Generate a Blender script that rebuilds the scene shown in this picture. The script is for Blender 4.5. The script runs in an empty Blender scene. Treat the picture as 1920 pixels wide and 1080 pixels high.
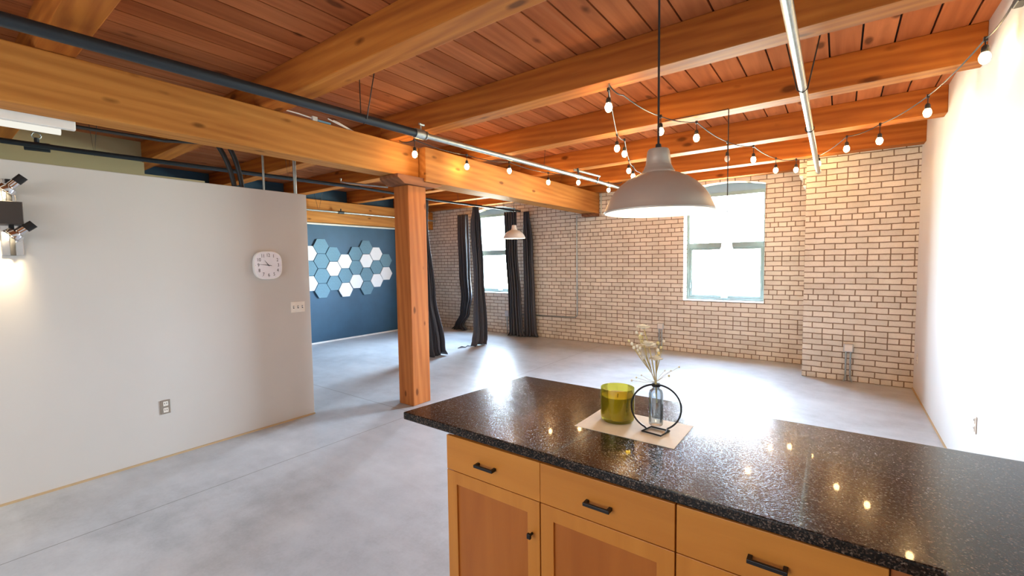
import bpy, bmesh, math, random
from math import sin, cos, pi, radians
from mathutils import Vector, Matrix

random.seed(7)
S = bpy.context.scene
COL = S.collection

# ------------------------------------------------------------------ camera
yaw, pit, rol = radians(36.43), radians(3.324), radians(-0.763)
fwd = Vector((-sin(yaw)*cos(pit), cos(yaw)*cos(pit), -sin(pit)))
rt0 = Vector((cos(yaw), sin(yaw), 0)); up0 = rt0.cross(fwd)
rt = rt0*cos(rol) + up0*sin(rol); up = -rt0*sin(rol) + up0*cos(rol)
cd = bpy.data.cameras.new('camera'); cam = bpy.data.objects.new('camera', cd); COL.objects.link(cam)
cam.matrix_world = Matrix(((rt.x, up.x, -fwd.x, 0), (rt.y, up.y, -fwd.y, 0), (rt.z, up.z, -fwd.z, 1.6), (0, 0, 0, 1)))
cd.sensor_width = 36; cd.lens = 832.8/1920*36; cd.clip_start = 0.02
S.camera = cam

# ------------------------------------------------------------------ exposure, world
vs = S.view_settings
S.display_settings.display_device = 'sRGB'
vs.view_transform = 'Standard'; vs.look = 'None'; vs.gamma = 1; vs.use_curve_mapping = False
vs.exposure = 1.22
S.cycles.use_denoising = True
S.cycles.max_bounces = 8; S.cycles.diffuse_bounces = 5; S.cycles.glossy_bounces = 4
S.cycles.transparent_max_bounces = 12; S.cycles.caustics_reflective = False; S.cycles.caustics_refractive = False
S.cycles.sample_clamp_indirect = 6

W_STR = 85.0
w = bpy.data.worlds.new('sky'); S.world = w; w.use_nodes = True
nt = w.node_tree; nt.nodes.clear()
o = nt.nodes.new('ShaderNodeOutputWorld'); b = nt.nodes.new('ShaderNodeBackground')
tc = nt.nodes.new('ShaderNodeTexCoord'); sp = nt.nodes.new('ShaderNodeSeparateXYZ')
cr = nt.nodes.new('ShaderNodeValToRGB'); mr = nt.nodes.new('ShaderNodeMapRange')
mr.inputs[1].default_value = -1; mr.inputs[2].default_value = 1
cr.color_ramp.elements[0].position = 0.0; cr.color_ramp.elements[0].color = (.42, .46, .42, 1)
cr.color_ramp.elements[1].position = 1.0; cr.color_ramp.elements[1].color = (.52, .76, 1.08, 1)
e = cr.color_ramp.elements.new(.49); e.color = (.50, .56, .50, 1)
e = cr.color_ramp.elements.new(.52); e.color = (.76, .90, 1.06, 1)
nt.links.new(tc.outputs['Generated'], sp.inputs[0]); nt.links.new(sp.outputs[2], mr.inputs[0])
nt.links.new(mr.outputs[0], cr.inputs[0]); nt.links.new(cr.outputs[0], b.inputs[0]); nt.links.new(b.outputs[0], o.inputs[0])
b.inputs[1].default_value = W_STR

def area(name, loc, rot, sx, sy, power, color, portal=False):
    l = bpy.data.lights.new(name, 'AREA'); l.shape = 'RECTANGLE'; l.size = sx; l.size_y = sy
    l.energy = power; l.color = color
    if portal: l.cycles.is_portal = True
    ob = bpy.data.objects.new(name, l); COL.objects.link(ob); ob.location = loc; ob.rotation_euler = rot
    return ob
# daylight portals in the two window openings (guide the sky light in)
for wx in (-1.56, -6.34):
    area('window_daylight', (wx, 8.36, 1.87), (radians(-90), 0, 0), 1.22, 1.95, 1, (1, 1, 1), True)
YREAR = -4.12
# warm fill lights added behind the camera, no known ceiling fittings
KL = area('kitchen_fill_light', (-1.6, -1.9, 2.84), (0, 0, 0), 1.2, .5, 14, (1, .83, .66))
KL2 = area('kitchen_fill_light', (-3.2, -3.2, 2.84), (0, 0, 0), 1.2, .5, 10, (1, .85, .70))

area('rear_fill_light', (-1.9, YREAR, 1.75), (radians(90), 0, 0), 2.6, 1.6, 45, (.80, .90, 1))  # cool fill light added behind the camera, no known window there

# ------------------------------------------------------------------ materials
def newmat(name):
    m = bpy.data.materials.new(name); m.use_nodes = True
    n = m.node_tree.nodes; l = m.node_tree.links
    return m, n, l, n['Principled BSDF']

def mix(n, l, a, b2, fac, mode='MIX'):
    x = n.new('ShaderNodeMix'); x.data_type = 'RGBA'; x.blend_type = mode
    for i, v in ((0, fac), (6, a), (7, b2)):
        if isinstance(v, (int, float)): x.inputs[i].default_value = v
        elif isinstance(v, tuple): x.inputs[i].default_value = v if len(v) == 4 else (*v, 1)
        else: l.new(v, x.inputs[i])
    return x.outputs[2]

def ramp(n, l, src, stops):
    r = n.new('ShaderNodeValToRGB'); el = r.color_ramp.elements
    el[0].position, el[0].color = stops[0][0], (*stops[0][1], 1)
    el[1].position, el[1].color = stops[-1][0], (*stops[-1][1], 1)
    for p, c in stops[1:-1]:
        e2 = el.new(p); e2.color = (*c, 1)
    l.new(src, r.inputs[0]); return r.outputs[0]

def math_(n, l, op, a, b2=0.0):
    x = n.new('ShaderNodeMath'); x.operation = op
    for i, v in ((0, a), (1, b2)):
        if isinstance(v, (int, float)): x.inputs[i].default_value = v
        else: l.new(v, x.inputs[i])
    return x.outputs[0]

def objvec(n, l, scale=(1, 1, 1), rnd=True):
    t = n.new('ShaderNodeTexCoord'); v = t.outputs['Object']
    if rnd:
        oi = n.new('ShaderNodeObjectInfo'); mu = math_(n, l, 'MULTIPLY', oi.outputs['Random'], 37.0)
        a = n.new('ShaderNodeVectorMath'); a.operation = 'ADD'; l.new(v, a.inputs[0]); l.new(mu, a.inputs[1]); v = a.outputs[0]
    mp = n.new('ShaderNodeMapping'); mp.inputs['Scale'].default_value = scale; l.new(v, mp.inputs[0])
    return mp.outputs[0]

def noise(n, l, vec, sc, det=4, rough=.55, dist=0):
    x = n.new('ShaderNodeTexNoise'); x.inputs['Scale'].default_value = sc; x.inputs['Detail'].default_value = det
    x.inputs['Roughness'].default_value = rough; x.inputs['Distortion'].default_value = dist
    l.new(vec, x.inputs['Vector']); return x.outputs['Fac']

def bump(n, l, h, bsdf, st=.2, d=.01):
    x = n.new('ShaderNodeBump'); x.inputs['Strength'].default_value = st; x.inputs['Distance'].default_value = d
    l.new(h, x.inputs['Height']); l.new(x.outputs[0], bsdf.inputs['Normal'])

def wood(name, dark, mid, light, axis, rough=.6, plank=None, knots=True, contrast=1.0, grain=1.0, vary=.18, wavy=.12, spec=.12, kn=1.0):
    m, n, l, p = newmat(name)
    sc = [14*grain]*3; sc[axis] = .9*grain
    v = objvec(n, l, tuple(sc))
    if plank:                         # per-board tone: boards of a given width
        t = n.new('ShaderNodeTexCoord'); s = n.new('ShaderNodeSeparateXYZ'); l.new(t.outputs['Object'], s.inputs[0])
        idx = math_(n, l, 'FLOOR', math_(n, l, 'DIVIDE', math_(n, l, 'SUBTRACT', s.outputs[plank[0]], plank[2]), plank[1]))
        wn = n.new('ShaderNodeTexWhiteNoise'); wn.noise_dimensions = '1D'; l.new(idx, wn.inputs['W'])
        off = math_(n, l, 'MULTIPLY', wn.outputs['Value'], 50.0)
        a = n.new('ShaderNodeVectorMath'); a.operation = 'ADD'; l.new(v, a.inputs[0]); l.new(off, a.inputs[1]); v = a.outputs[0]
    nz = noise(n, l, v, .8, 6, .6, .8)
    big = noise(n, l, objvec(n, l, tuple(2.2 if i != axis else .6 for i in range(3))), 1.0, 3, .5, .4)
    wv = n.new('ShaderNodeTexWave'); wv.wave_type = 'BANDS'; wv.bands_direction = 'DIAGONAL'
    wv.inputs['Scale'].default_value = .55; wv.inputs['Distortion'].default_value = 6; wv.inputs['Detail'].default_value = 3
    wv.inputs['Detail Scale'].default_value = .8; l.new(v, wv.inputs[0])
    f = math_(n, l, 'ADD', math_(n, l, 'MULTIPLY', nz, .55), math_(n, l, 'MULTIPLY', wv.outputs['Fac'], wavy))
    f = math_(n, l, 'ADD', f, math_(n, l, 'MULTIPLY', big, .38-wavy))
    k = .5
    c = ramp(n, l, f, [(.5-.22*contrast, dark), (.55, mid), (.5+.3*contrast, light)])
    if plank:
        c = mix(n, l, c, (.62, .50, .42, 1), math_(n, l, 'MULTIPLY', wn.outputs['Value'], vary), 'MULTIPLY')
    oi = n.new('ShaderNodeObjectInfo')
    if knots:
        ks = [4.2*kn]*3; ks[axis] = 1.7*kn
        vo = n.new('ShaderNodeTexVoronoi'); vo.inputs['Scale'].default_value = 1.0
        kv = objvec(n, l, tuple(ks)); l.new(kv, vo.inputs['Vector'])
        wob = noise(n, l, objvec(n, l, (9, 9, 9)), 1, 2)
        dd = math_(n, l, 'ADD', vo.outputs['Distance'], math_(n, l, 'MULTIPLY', math_(n, l, 'SUBTRACT', wob, .5), .10))
        kf = ramp(n, l, dd, [(.07, (1, 1, 1)), (.14, (0, 0, 0))])
        c = mix(n, l, c, tuple(x*.35 for x in dark), math_(n, l, 'MULTIPLY', kf, .8))
    l.new(c, p.inputs['Base Color']); p.inputs['Roughness'].default_value = rough
    p.inputs['Specular IOR Level'].default_value = spec
    bump(n, l, f, p, .25, .004)
    return m

def plain(name, col, rough=.5, metal=0, nscale=0, namt=.06, spec=.5, bumpst=0):
    m, n, l, p = newmat(name)
    p.inputs['Roughness'].default_value = rough; p.inputs['Metallic'].default_value = metal
    p.inputs['Specular IOR Level'].default_value = spec
    v = objvec(n, l, (1, 1, 1), False)
    nz = noise(n, l, v, nscale or 6, 5)
    lo = tuple(x*(1-namt) for x in col); hi = tuple(min(1, x*(1+namt)) for x in col)
    l.new(ramp(n, l, nz, [(.3, lo), (.7, hi)]), p.inputs['Base Color'])
    if bumpst: bump(n, l, nz, p, bumpst, .003)
    return m

def emit(name, col, st):
    m = bpy.data.materials.new(name); m.use_nodes = True; n = m.node_tree.nodes; l = m.node_tree.links
    n.clear(); o2 = n.new('ShaderNodeOutputMaterial'); e2 = n.new('ShaderNodeEmission')
    e2.inputs[0].default_value = (*col, 1); e2.inputs[1].default_value = st; l.new(e2.outputs[0], o2.inputs[0]); return m

def glassy(name, tint, refl=.08, rough=.02):
    m = bpy.data.materials.new(name); m.use_nodes = True; n = m.node_tree.nodes; l = m.node_tree.links
    n.clear(); o2 = n.new('ShaderNodeOutputMaterial'); t = n.new('ShaderNodeBsdfTransparent'); g = n.new('ShaderNodeBsdfGlossy')
    t.inputs[0].default_value = (*tint, 1); g.inputs['Roughness'].default_value = rough
    lw = n.new('ShaderNodeLayerWeight'); lw.inputs[0].default_value = .35
    mx = n.new('ShaderNodeMixShader'); f = math_(n, l, 'ADD', math_(n, l, 'MULTIPLY', lw.outputs['Fresnel'], .6), refl)
    l.new(f, mx.inputs[0]); l.new(t.outputs[0], mx.inputs[1]); l.new(g.outputs[0], mx.inputs[2]); l.new(mx.outputs[0], o2.inputs[0]); return m

def petal_mat():
    m, n, l, p = newmat('dried_white_petal')
    p.inputs['Base Color'].default_value = (.95, .92, .82, 1); p.inputs['Roughness'].default_value = .8
    t = n.new('ShaderNodeBsdfTranslucent'); t.inputs[0].default_value = (.95, .90, .78, 1)
    mx = n.new('ShaderNodeMixShader'); mx.inputs[0].default_value = .5
    l.new(p.outputs[0], mx.inputs[1]); l.new(t.outputs[0], mx.inputs[2]); l.new(mx.outputs[0], n['Material Output'].inputs[0])
    return m

def brick_mat():
    m, n, l, p = newmat('cream_brick')
    t = n.new('ShaderNodeTexCoord'); s = n.new('ShaderNodeSeparateXYZ'); l.new(t.outputs['Object'], s.inputs[0])
    u = math_(n, l, 'ADD', s.outputs[0], s.outputs[1])
    c = n.new('ShaderNodeCombineXYZ'); l.new(u, c.inputs[0]); l.new(s.outputs[2], c.inputs[1])
    wn = n.new('ShaderNodeTexNoise'); wn.inputs['Scale'].default_value = 9; wn.inputs['Detail'].default_value = 2
    l.new(t.outputs['Object'], wn.inputs['Vector'])
    vm = n.new('ShaderNodeVectorMath'); vm.operation = 'SUBTRACT'; l.new(wn.outputs['Color'], vm.inputs[0]); vm.inputs[1].default_value = (.5, .5, .5)
    vs2 = n.new('ShaderNodeVectorMath'); vs2.operation = 'SCALE'; l.new(vm.outputs[0], vs2.inputs[0]); vs2.inputs['Scale'].default_value = .012
    va = n.new('ShaderNodeVectorMath'); va.operation = 'ADD'; l.new(c.outputs[0], va.inputs[0]); l.new(vs2.outputs[0], va.inputs[1])
    b = n.new('ShaderNodeTexBrick'); l.new(va.outputs[0], b.inputs['Vector'])
    b.offset = .5; b.offset_frequency = 2; b.squash = .5; b.squash_frequency = 7
    b.inputs['Scale'].default_value = 1; b.inputs['Brick Width'].default_value = .222; b.inputs['Row Height'].default_value = .0744
    b.inputs['Mortar Size'].default_value = .0068; b.inputs['Mortar Smooth'].default_value = .25; b.inputs['Bias'].default_value = 0
    b.inputs['Color1'].default_value = (.74, .69, .585, 1); b.inputs['Color2'].default_value = (.88, .82, .70, 1)
    b.inputs['Mortar'].default_value = (.27, .19, .125, 1)
    nz = noise(n, l, t.outputs['Object'], 3.5, 5); st = ramp(n, l, nz, [(.35, (.80, .78, .74)), (.6, (1, 1, 1))])
    cc = mix(n, l, b.outputs['Color'], st, .6, 'MULTIPLY')
    fine = noise(n, l, t.outputs['Object'], 70, 3)
    cc = mix(n, l, cc, ramp(n, l, fine, [(.3, (.86, .85, .83)), (.6, (1, 1, 1))]), .5, 'MULTIPLY')
    l.new(cc, p.inputs['Base Color']); p.inputs['Roughness'].default_value = .85; p.inputs['Specular IOR Level'].default_value = .2
    h = math_(n, l, 'ADD', math_(n, l, 'SUBTRACT', 1.0, b.outputs['Fac']), math_(n, l, 'MULTIPLY', fine, .3))
    bump(n, l, h, p, .6, .006)
    return m

def concrete_mat():
    m, n, l, p = newmat('polished_concrete')
    t = n.new('ShaderNodeTexCoord'); v = t.outputs['Object']
    a = noise(n, l, v, .8, 7, .62, .0); b2 = noise(n, l, v, 5, 6, .65, .0); c3 = noise(n, l, v, 60, 3)
    f = math_(n, l, 'ADD', math_(n, l, 'MULTIPLY', a, .6), math_(n, l, 'MULTIPLY', b2, .3)); f = math_(n, l, 'ADD', f, math_(n, l, 'MULTIPLY', c3, .1))
    c = ramp(n, l, f, [(.34, (.325, .355, .385)), (.5, (.47, .51, .55)), (.66, (.58, .62, .66))])
    s = n.new('ShaderNodeSeparateXYZ'); l.new(v, s.inputs[0])
    wob = math_(n, l, 'MULTIPLY', math_(n, l, 'SUBTRACT', noise(n, l, v, 4, 2), .5), .006)
    def line(ax, pos, w2):
        d = math_(n, l, 'ABSOLUTE', math_(n, l, 'ADD', math_(n, l, 'SUBTRACT', s.outputs[ax], pos), wob))
        return math_(n, l, 'LESS_THAN', d, w2)
    ln = math_(n, l, 'MAXIMUM', line(1, 3.13, .004), line(0, -3.62, .0035))
    c = mix(n, l, c, (.12, .115, .11, 1), math_(n, l, 'MULTIPLY', ln, .8))
    # trowel streaks
    mp = n.new('ShaderNodeMapping'); mp.inputs['Scale'].default_value = (1.2, 6, 1); mp.inputs['Rotation'].default_value = (0, 0, .5); l.new(v, mp.inputs[0])
    stv = noise(n, l, mp.outputs[0], .9, 5, .6, .3)
    c = mix(n, l, c, ramp(n, l, stv, [(.25, (.78, .77, .77)), (.75, (1, 1, 1))]), .7, 'MULTIPLY')
    l.new(c, p.inputs['Base Color'])
    p.inputs['Roughness'].default_value = .33
    bump(n, l, b2, p, .05, .004)
    return m

def granite_mat():
    m, n, l, p = newmat('black_granite')
    t = n.new('ShaderNodeTexCoord'); v = t.outputs['Object']
    vo = n.new('ShaderNodeTexVoronoi'); vo.inputs['Scale'].default_value = 260; l.new(v, vo.inputs['Vector'])
    nz = noise(n, l, v, 150, 4, .7)
    sp1 = n.new('ShaderNodeSeparateColor'); l.new(vo.outputs['Color'], sp1.inputs[0])
    f = math_(n, l, 'ADD', math_(n, l, 'MULTIPLY', sp1.outputs[0], .55), math_(n, l, 'MULTIPLY', nz, .45))
    big = noise(n, l, v, 2.5, 3)
    c = ramp(n, l, f, [(.34, (.004, .004, .004)), (.56, (.014, .011, .009)), (.70, (.060, .040, .030)), (.84, (.20, .16, .13))])
    c = mix(n, l, c, ramp(n, l, big, [(.35, (.7, .75, .85)), (.65, (1, .9, .8))]), .5, 'MULTIPLY')
    l.new(c, p.inputs['Base Color'])
    p.inputs['Roughness'].default_value = .17; p.inputs['Specular IOR Level'].default_value = .18
    bump(n, l, f, p, .5, .0005)
    p.inputs['Coat Weight'].default_value = .16; p.inputs['Coat Roughness'].default_value = .03
    return m

M = {}
M['beam_x'] = wood('fir_beam_x', (.28, .075, .016), (.50, .170, .030), (.70, .30, .065), 0, .65, contrast=1.0)
M['beam_y'] = wood('fir_beam_y', (.36, .13, .028), (.53, .225, .052), (.66, .34, .10), 1, .6, contrast=1.0, kn=1.35)
M['post'] = wood('fir_post', (.34, .10, .026), (.52, .175, .047), (.62, .27, .09), 2, .65, contrast=1.0, kn=1.7)
M['bolster'] = wood('fir_bolster', (.16, .06, .028), (.27, .11, .05), (.38, .17, .085), 1, .7)
M['deck'] = wood('deck_boards', (.28, .085, .030), (.60, .21, .075), (.78, .36, .16), 1, .65, plank=(0, .19, -.1+.095*0), contrast=1.35, vary=.75, wavy=.06)
M['deckdark'] = plain('deck_backing', (.02, .012, .008), .9)
M['maple_x'] = wood('maple_x', (.46, .165, .025), (.58, .235, .038), (.65, .285, .06), 0, .38, knots=False, contrast=1.3, grain=1.0, wavy=.05, spec=.35)
M['maple_z'] = wood('maple_z', (.46, .165, .025), (.57, .23, .038), (.65, .285, .06), 2, .38, knots=False, contrast=1.3, grain=1.0, wavy=.05, spec=.35)
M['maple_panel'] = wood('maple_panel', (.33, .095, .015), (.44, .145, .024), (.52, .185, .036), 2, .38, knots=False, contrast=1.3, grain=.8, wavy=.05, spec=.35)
M['brick'] = brick_mat()
M['floor'] = concrete_mat()
M['granite'] = granite_mat()
M['white_wall'] = plain('white_wall_paint', (.70, .71, .70), .7, 0, 2, .02)
M['part_wall'] = plain('partition_paint', (.575, .55, .51), .65, 0, 1.5, .02)
M['olive_wall'] = plain('olive_wall_paint', (.54, .49, .28), .75, 0, 2, .03)
M['blue_wall'] = plain('dark_blue_wall_paint', (.022, .082, .150), .6, 0, 3, .12)
M['felt'] = plain('blue_grey_felt', (.17, .30, .38), .95, 0, 40, .1, .1)
M['feltw'] = plain('white_felt', (.88, .90, .92), .95, 0, 40, .02, .1)
M['white'] = plain('white_paint', (.85, .85, .83), .45)
M['tan'] = plain('tan_wood_strip', (.50, .36, .20), .7)
M['frame'] = plain('window_frame_paint', (.20, .26, .255), .4)
M['tympan'] = plain('window_head_panel', (.20, .26, .33), .6)
M['black'] = plain('black_metal', (.012, .012, .013), .4, .3)
M['blackrub'] = plain('black_cord', (.015, .014, .014), .55)
M['pipedark'] = plain('dark_steel_pipe', (.035, .045, .055), .45, .5)
M['galv'] = plain('galvanised_steel', (.42, .47, .46), .38, .85, 30, .12)
M['grey'] = plain('grey_box', (.55, .58, .58), .5, .2)
M['chrome'] = plain('chrome', (.75, .75, .76), .12, 1)
M['alu'] = plain('brushed_aluminium', (.66, .62, .55), .38, .6, 3, .05)
M['shadewhite'] = plain('white_enamel', (.86, .85, .84), .3)
M['plate'] = plain('ivory_plate', (.80, .76, .68), .4)
M['steelplate'] = plain('steel_plate', (.42, .38, .32), .35, .8)
M['dark'] = plain('dark_slot', (.02, .02, .02), .6)
M['curtain'] = plain('charcoal_curtain', (.060, .063, .074), .62, 0, 60, .12, .45)
M['paper'] = plain('cream_paper', (.80, .68, .52), .7, 0, 30, .03)
M['wax'] = plain('candle_wax', (.85, .72, .42), .5)
M['flower'] = petal_mat()
M['stem'] = plain('dried_stem', (.62, .50, .24), .8, 0, 60, .1)
M['bud'] = plain('dried_bud', (.80, .70, .36), .8, 0, 60, .1)
M['clockface'] = plain('clock_face', (.82, .81, .86), .4)
M['ink'] = plain('black_ink', (.02, .02, .025), .6)
M['glass'] = glassy('window_glass', (.97, .985, .98))
M['clear'] = glassy('clear_glass', (.90, .95, .98), .10)
M['green'] = glassy('green_candle_glass', (.86, .82, .30), .05, .1)
M['bulb'] = emit('warm_bulb_glow', (1, .62, .26), 62)
M['pbulb'] = emit('pendant_bulb_glow', (1, .80, .56), 42)
M['spot'] = emit('spot_glow', (1, .80, .50), 40)
M['tube'] = emit('fluorescent_tube_glow', (1, .97, .86), .4)
M['glareshade'] = emit('window_glare_shade', (1, .97, .92), 1.6)  # emission on the pendant shade stands in for the window glare over it
M['bulboff'] = plain('unlit_frosted_bulb', (.80, .72, .62), .3)

# ------------------------------------------------------------------ mesh helper
class MB:
    def __init__(s): s.bm = bmesh.new()
    def box(s, x0, x1, y0, y1, z0, z1):
        v = [s.bm.verts.new((x, y, z)) for x in (x0, x1) for y in (y0, y1) for z in (z0, z1)]
        for f in ((0, 1, 3, 2), (4, 6, 7, 5), (0, 4, 5, 1), (2, 3, 7, 6), (0, 2, 6, 4), (1, 5, 7, 3)):
            s.bm.faces.new([v[i] for i in f])
        return s
    def prism(s, pts, axis, a, b):
        def P(p, t):
            c = list(p); c.insert(axis, t); return s.bm.verts.new(c)
        A = [P(p, a) for p in pts]; B = [P(p, b) for p in pts]
        s.bm.faces.new(A); s.bm.faces.new(B[::-1])
        k = len(pts)
        for i in range(k): s.bm.faces.new([A[i], B[i], B[(i+1) % k], A[(i+1) % k]])
        return s
    def ring(s, x0, x1, z0, z1, tx, tb, tt, y0, y1):
        o = [(x0, z0), (x1, z0), (x1, z1), (x0, z1)]; i = [(x0+tx, z0+tb), (x1-tx, z0+tb), (x1-tx, z1-tt), (x0+tx, z1-tt)]
        V = [[s.bm.verts.new((x, y, z)) for x, z in L] for y in (y0, y1) for L in (o, i)]
        for a in range(4):
            b = (a+1) % 4
            s.bm.faces.new([V[0][a], V[0][b], V[1][b], V[1][a]]); s.bm.faces.new([V[2][a], V[3][a], V[3][b], V[2][b]])
            s.bm.faces.new([V[0][a], V[2][a], V[2][b], V[0][b]]); s.bm.faces.new([V[1][a], V[1][b], V[3][b], V[3][a]])
        return s
    def tube(s, path, r, n=10, closed=False):
        path = [Vector(p) for p in path]; k = len(path); rings = []
        rr = r if isinstance(r, (list, tuple)) else [r]*k
        prev = None
        for i, p in enumerate(path):
            if closed: d = path[(i+1) % k]-path[i-1]
            else: d = path[min(i+1, k-1)]-path[max(i-1, 0)]
            d.normalize()
            a = prev if prev is not None else (Vector((0, 0, 1)) if abs(d.z) < .9 else Vector((1, 0, 0)))
            x = (a - d*a.dot(d)).normalized(); y = d.cross(x); prev = x
            rings.append([s.bm.verts.new(p+(x*cos(2*pi*j/n)+y*sin(2*pi*j/n))*rr[i]) for j in range(n)])
        for i in range(k if closed else k-1):
            A, B = rings[i], rings[(i+1) % k]
            for j in range(n): s.bm.faces.new([A[j], A[(j+1) % n], B[(j+1) % n], B[j]])
        if not closed:
            s.bm.faces.new(rings[0][::-1]); s.bm.faces.new(rings[-1])
        return s
    def lathe(s, prof, c, n=40, axis=None, sx=1, sy=1):
        rot = Matrix.Identity(3) if axis is None else Vector((0, 0, 1)).rotation_difference(Vector(axis)).to_matrix()
        c = Vector(c); rings = []
        for r, z in prof:
            if r < 1e-6: rings.append([s.bm.verts.new(c+rot @ Vector((0, 0, z)))])
            else: rings.append([s.bm.verts.new(c+rot @ Vector((r*cos(2*pi*j/n)*sx, r*sin(2*pi*j/n)*sy, z))) for j in range(n)])
        for A, B in zip(rings, rings[1:]):
            for j in range(n):
                q = (j+1) % n
                if len(A) == 1 and len(B) == 1: continue
                if len(A) == 1: s.bm.faces.new([A[0], B[q], B[j]])
                elif len(B) == 1: s.bm.faces.new([A[j], A[q], B[0]])
                else: s.bm.faces.new([A[j], A[q], B[q], B[j]])
        return s
    def ball(s, c, r, sz=1, n=14, m=10):
        return s.lathe([(r*sin(pi*i/m), -r*sz*cos(pi*i/m)) for i in range(m+1)], c, n)
    def build(s, name, mat, parent=None, origin=None, bevel=0, smooth=False):
        org = Vector(parent_world(parent)) if parent is not None else Vector(origin or (0, 0, 0))
        bmesh.ops.recalc_face_normals(s.bm, faces=s.bm.faces)
        for v in s.bm.verts: v.co -= org
        if smooth:
            for f in s.bm.faces: f.smooth = True
        me = bpy.data.meshes.new(name); s.bm.to_mesh(me); s.bm.free()
        ob = bpy.data.objects.new(name, me); COL.objects.link(ob)
        me.materials.append(M[mat] if isinstance(mat, str) else mat)
        if parent is not None: ob.parent = parent
        else: ob.location = org
        if bevel:
            md = ob.modifiers.new('bevel', 'BEVEL'); md.width = bevel; md.segments = 2; md.limit_method = 'ANGLE'; md.angle_limit = radians(40)
        if smooth:
            md = ob.modifiers.new('edges', 'EDGE_SPLIT'); md.split_angle = radians(42)
        return ob

def parent_world(o):
    v = Vector((0, 0, 0))
    while o is not None: v = v+o.location; o = o.parent
    return v
def thing(name, loc, label, cat, group=None):
    o = bpy.data.objects.new(name, None); o.empty_display_size = .05; COL.objects.link(o); o.location = loc
    o['label'] = label; o['category'] = cat
    if group: o['group'] = group
    return o
def tag(o, label, cat, group=None):
    o['label'] = label; o['category'] = cat
    if group: o['group'] = group
    return o
def struct(o): o['kind'] = 'structure'; return o
def B(*a): return MB().box(*a)

# ------------------------------------------------------------------ the room shell
X0, XR, YB, YF, ZT = -8.5, .75, 7.93, -4.2, 3.14
struct(B(X0-.2, XR+.2, YF-.2, YB+.45, -.12, 0).build('floor', 'floor'))
dk = MB(); k = -46
x = -.1-.19*46
while x < XR+.2:
    dk.box(max(x+.006, X0-.2), min(x+.184, XR+.2), YF-.2, YB+.45, ZT, ZT+.035); x += .19
ceil = struct(dk.build('ceiling', 'deck'))
bk = B(X0-.2, XR+.2, YF-.2, YB+.45, ZT+.02, ZT+.15).build('ceiling_backing', 'deckdark', ceil)
# brick wall with two arched openings
WIN = ((-2.17, -.95), (-6.95, -5.73)); WZ0, WSP, WCR = .90, 2.775, 2.855
def archz(x, a, b):
    h = WCR-WSP; c = (b-a)/2; R2 = (c*c+h*h)/(2*h); mx = (a+b)/2
    return WSP-(R2-h)+math.sqrt(R2*R2-(x-mx)**2)
NA = 24
wb = MB()
y0, y1 = YB, YB+.45
wb.box(X0-.2, WIN[1][0], y0, y1, 0, ZT); wb.box(WIN[1][1], WIN[0][0], y0, y1, 0, ZT); wb.box(WIN[0][1], XR+.2, y0, y1, 0, ZT)
for a, b2 in WIN:
    wb.box(a, b2, y0, y1, 0, WZ0)
    for i in range(NA):
        xa, xb = a+(b2-a)*i/NA, a+(b2-a)*(i+1)/NA
        wb.prism([(xa, archz(xa, a, b2)), (xb, archz(xb, a, b2)), (xb, ZT), (xa, ZT)], 1, y0, y1)
bmesh.ops.remove_doubles(wb.bm, verts=wb.bm.verts, dist=1e-5)
# drop the internal faces shared by neighbouring blocks
seen = {}
for f in list(wb.bm.faces):
    kx = tuple(sorted(v.index for v in f.verts)) if False else tuple(sorted((round(v.co.x, 4), round(v.co.y, 4), round(v.co.z, 4)) for v in f.verts))
    seen.setdefault(kx, []).append(f)
dup = [f for fs in seen.values() if len(fs) > 1 for f in fs]
bmesh.ops.delete(wb.bm, geom=dup, context='FACES')
struct(wb.build('wall_back', 'brick'))
pier = MB().box(-.385, XR+.05, 7.16, YB+.02, 0, ZT)
pier.box(-.43, -.38, 7.30, YB, 2.58, ZT); pier.box(-.475, -.43, 7.30, YB, 2.72, ZT)
struct(pier.build('wall_pier', 'brick'))
struct(B(XR, XR+.2, YF, YB, 0, ZT).build('wall_right', 'white_wall'))
struct(B(X0-.2, X0, YF, YB, 0, ZT).build('wall_left', 'blue_wall'))
struct(B(X0-.2, XR+.2, YF-.2, YF, 0, ZT).build('wall_front', 'white_wall'))
struct(B(-4.66, -4.52, YF, 2.513, 0, 2.335).build('wall_partition', 'part_wall', bevel=.006))
ow = MB().box(-7.10, -6.97, YF, 1.80, 0, ZT).box(-7.10, -6.97, 1.80, 2.45, 0, 2.755)
struct(ow.build('wall_storage', 'olive_wall'))
struct(B(-4.52, -4.508, YF, 2.513, 0, .014).build('baseboard_partition', 'tan'))
struct(B(XR-.010, XR, 1.4, 7.16, 0, .016).build('baseboard_right', 'tan'))
struct(B(X0, X0+.014, 2.6, YB, 0, .03).build('baseboard_left', 'white'))
struct(B(X0, X0+.05, 2.6, YB, 2.405, 2.432).build('trim_1', 'plate'))
struct(B(X0, X0+.035, 2.6, YB, 2.435, 2.44).build('trim_2', 'plate'))

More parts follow.
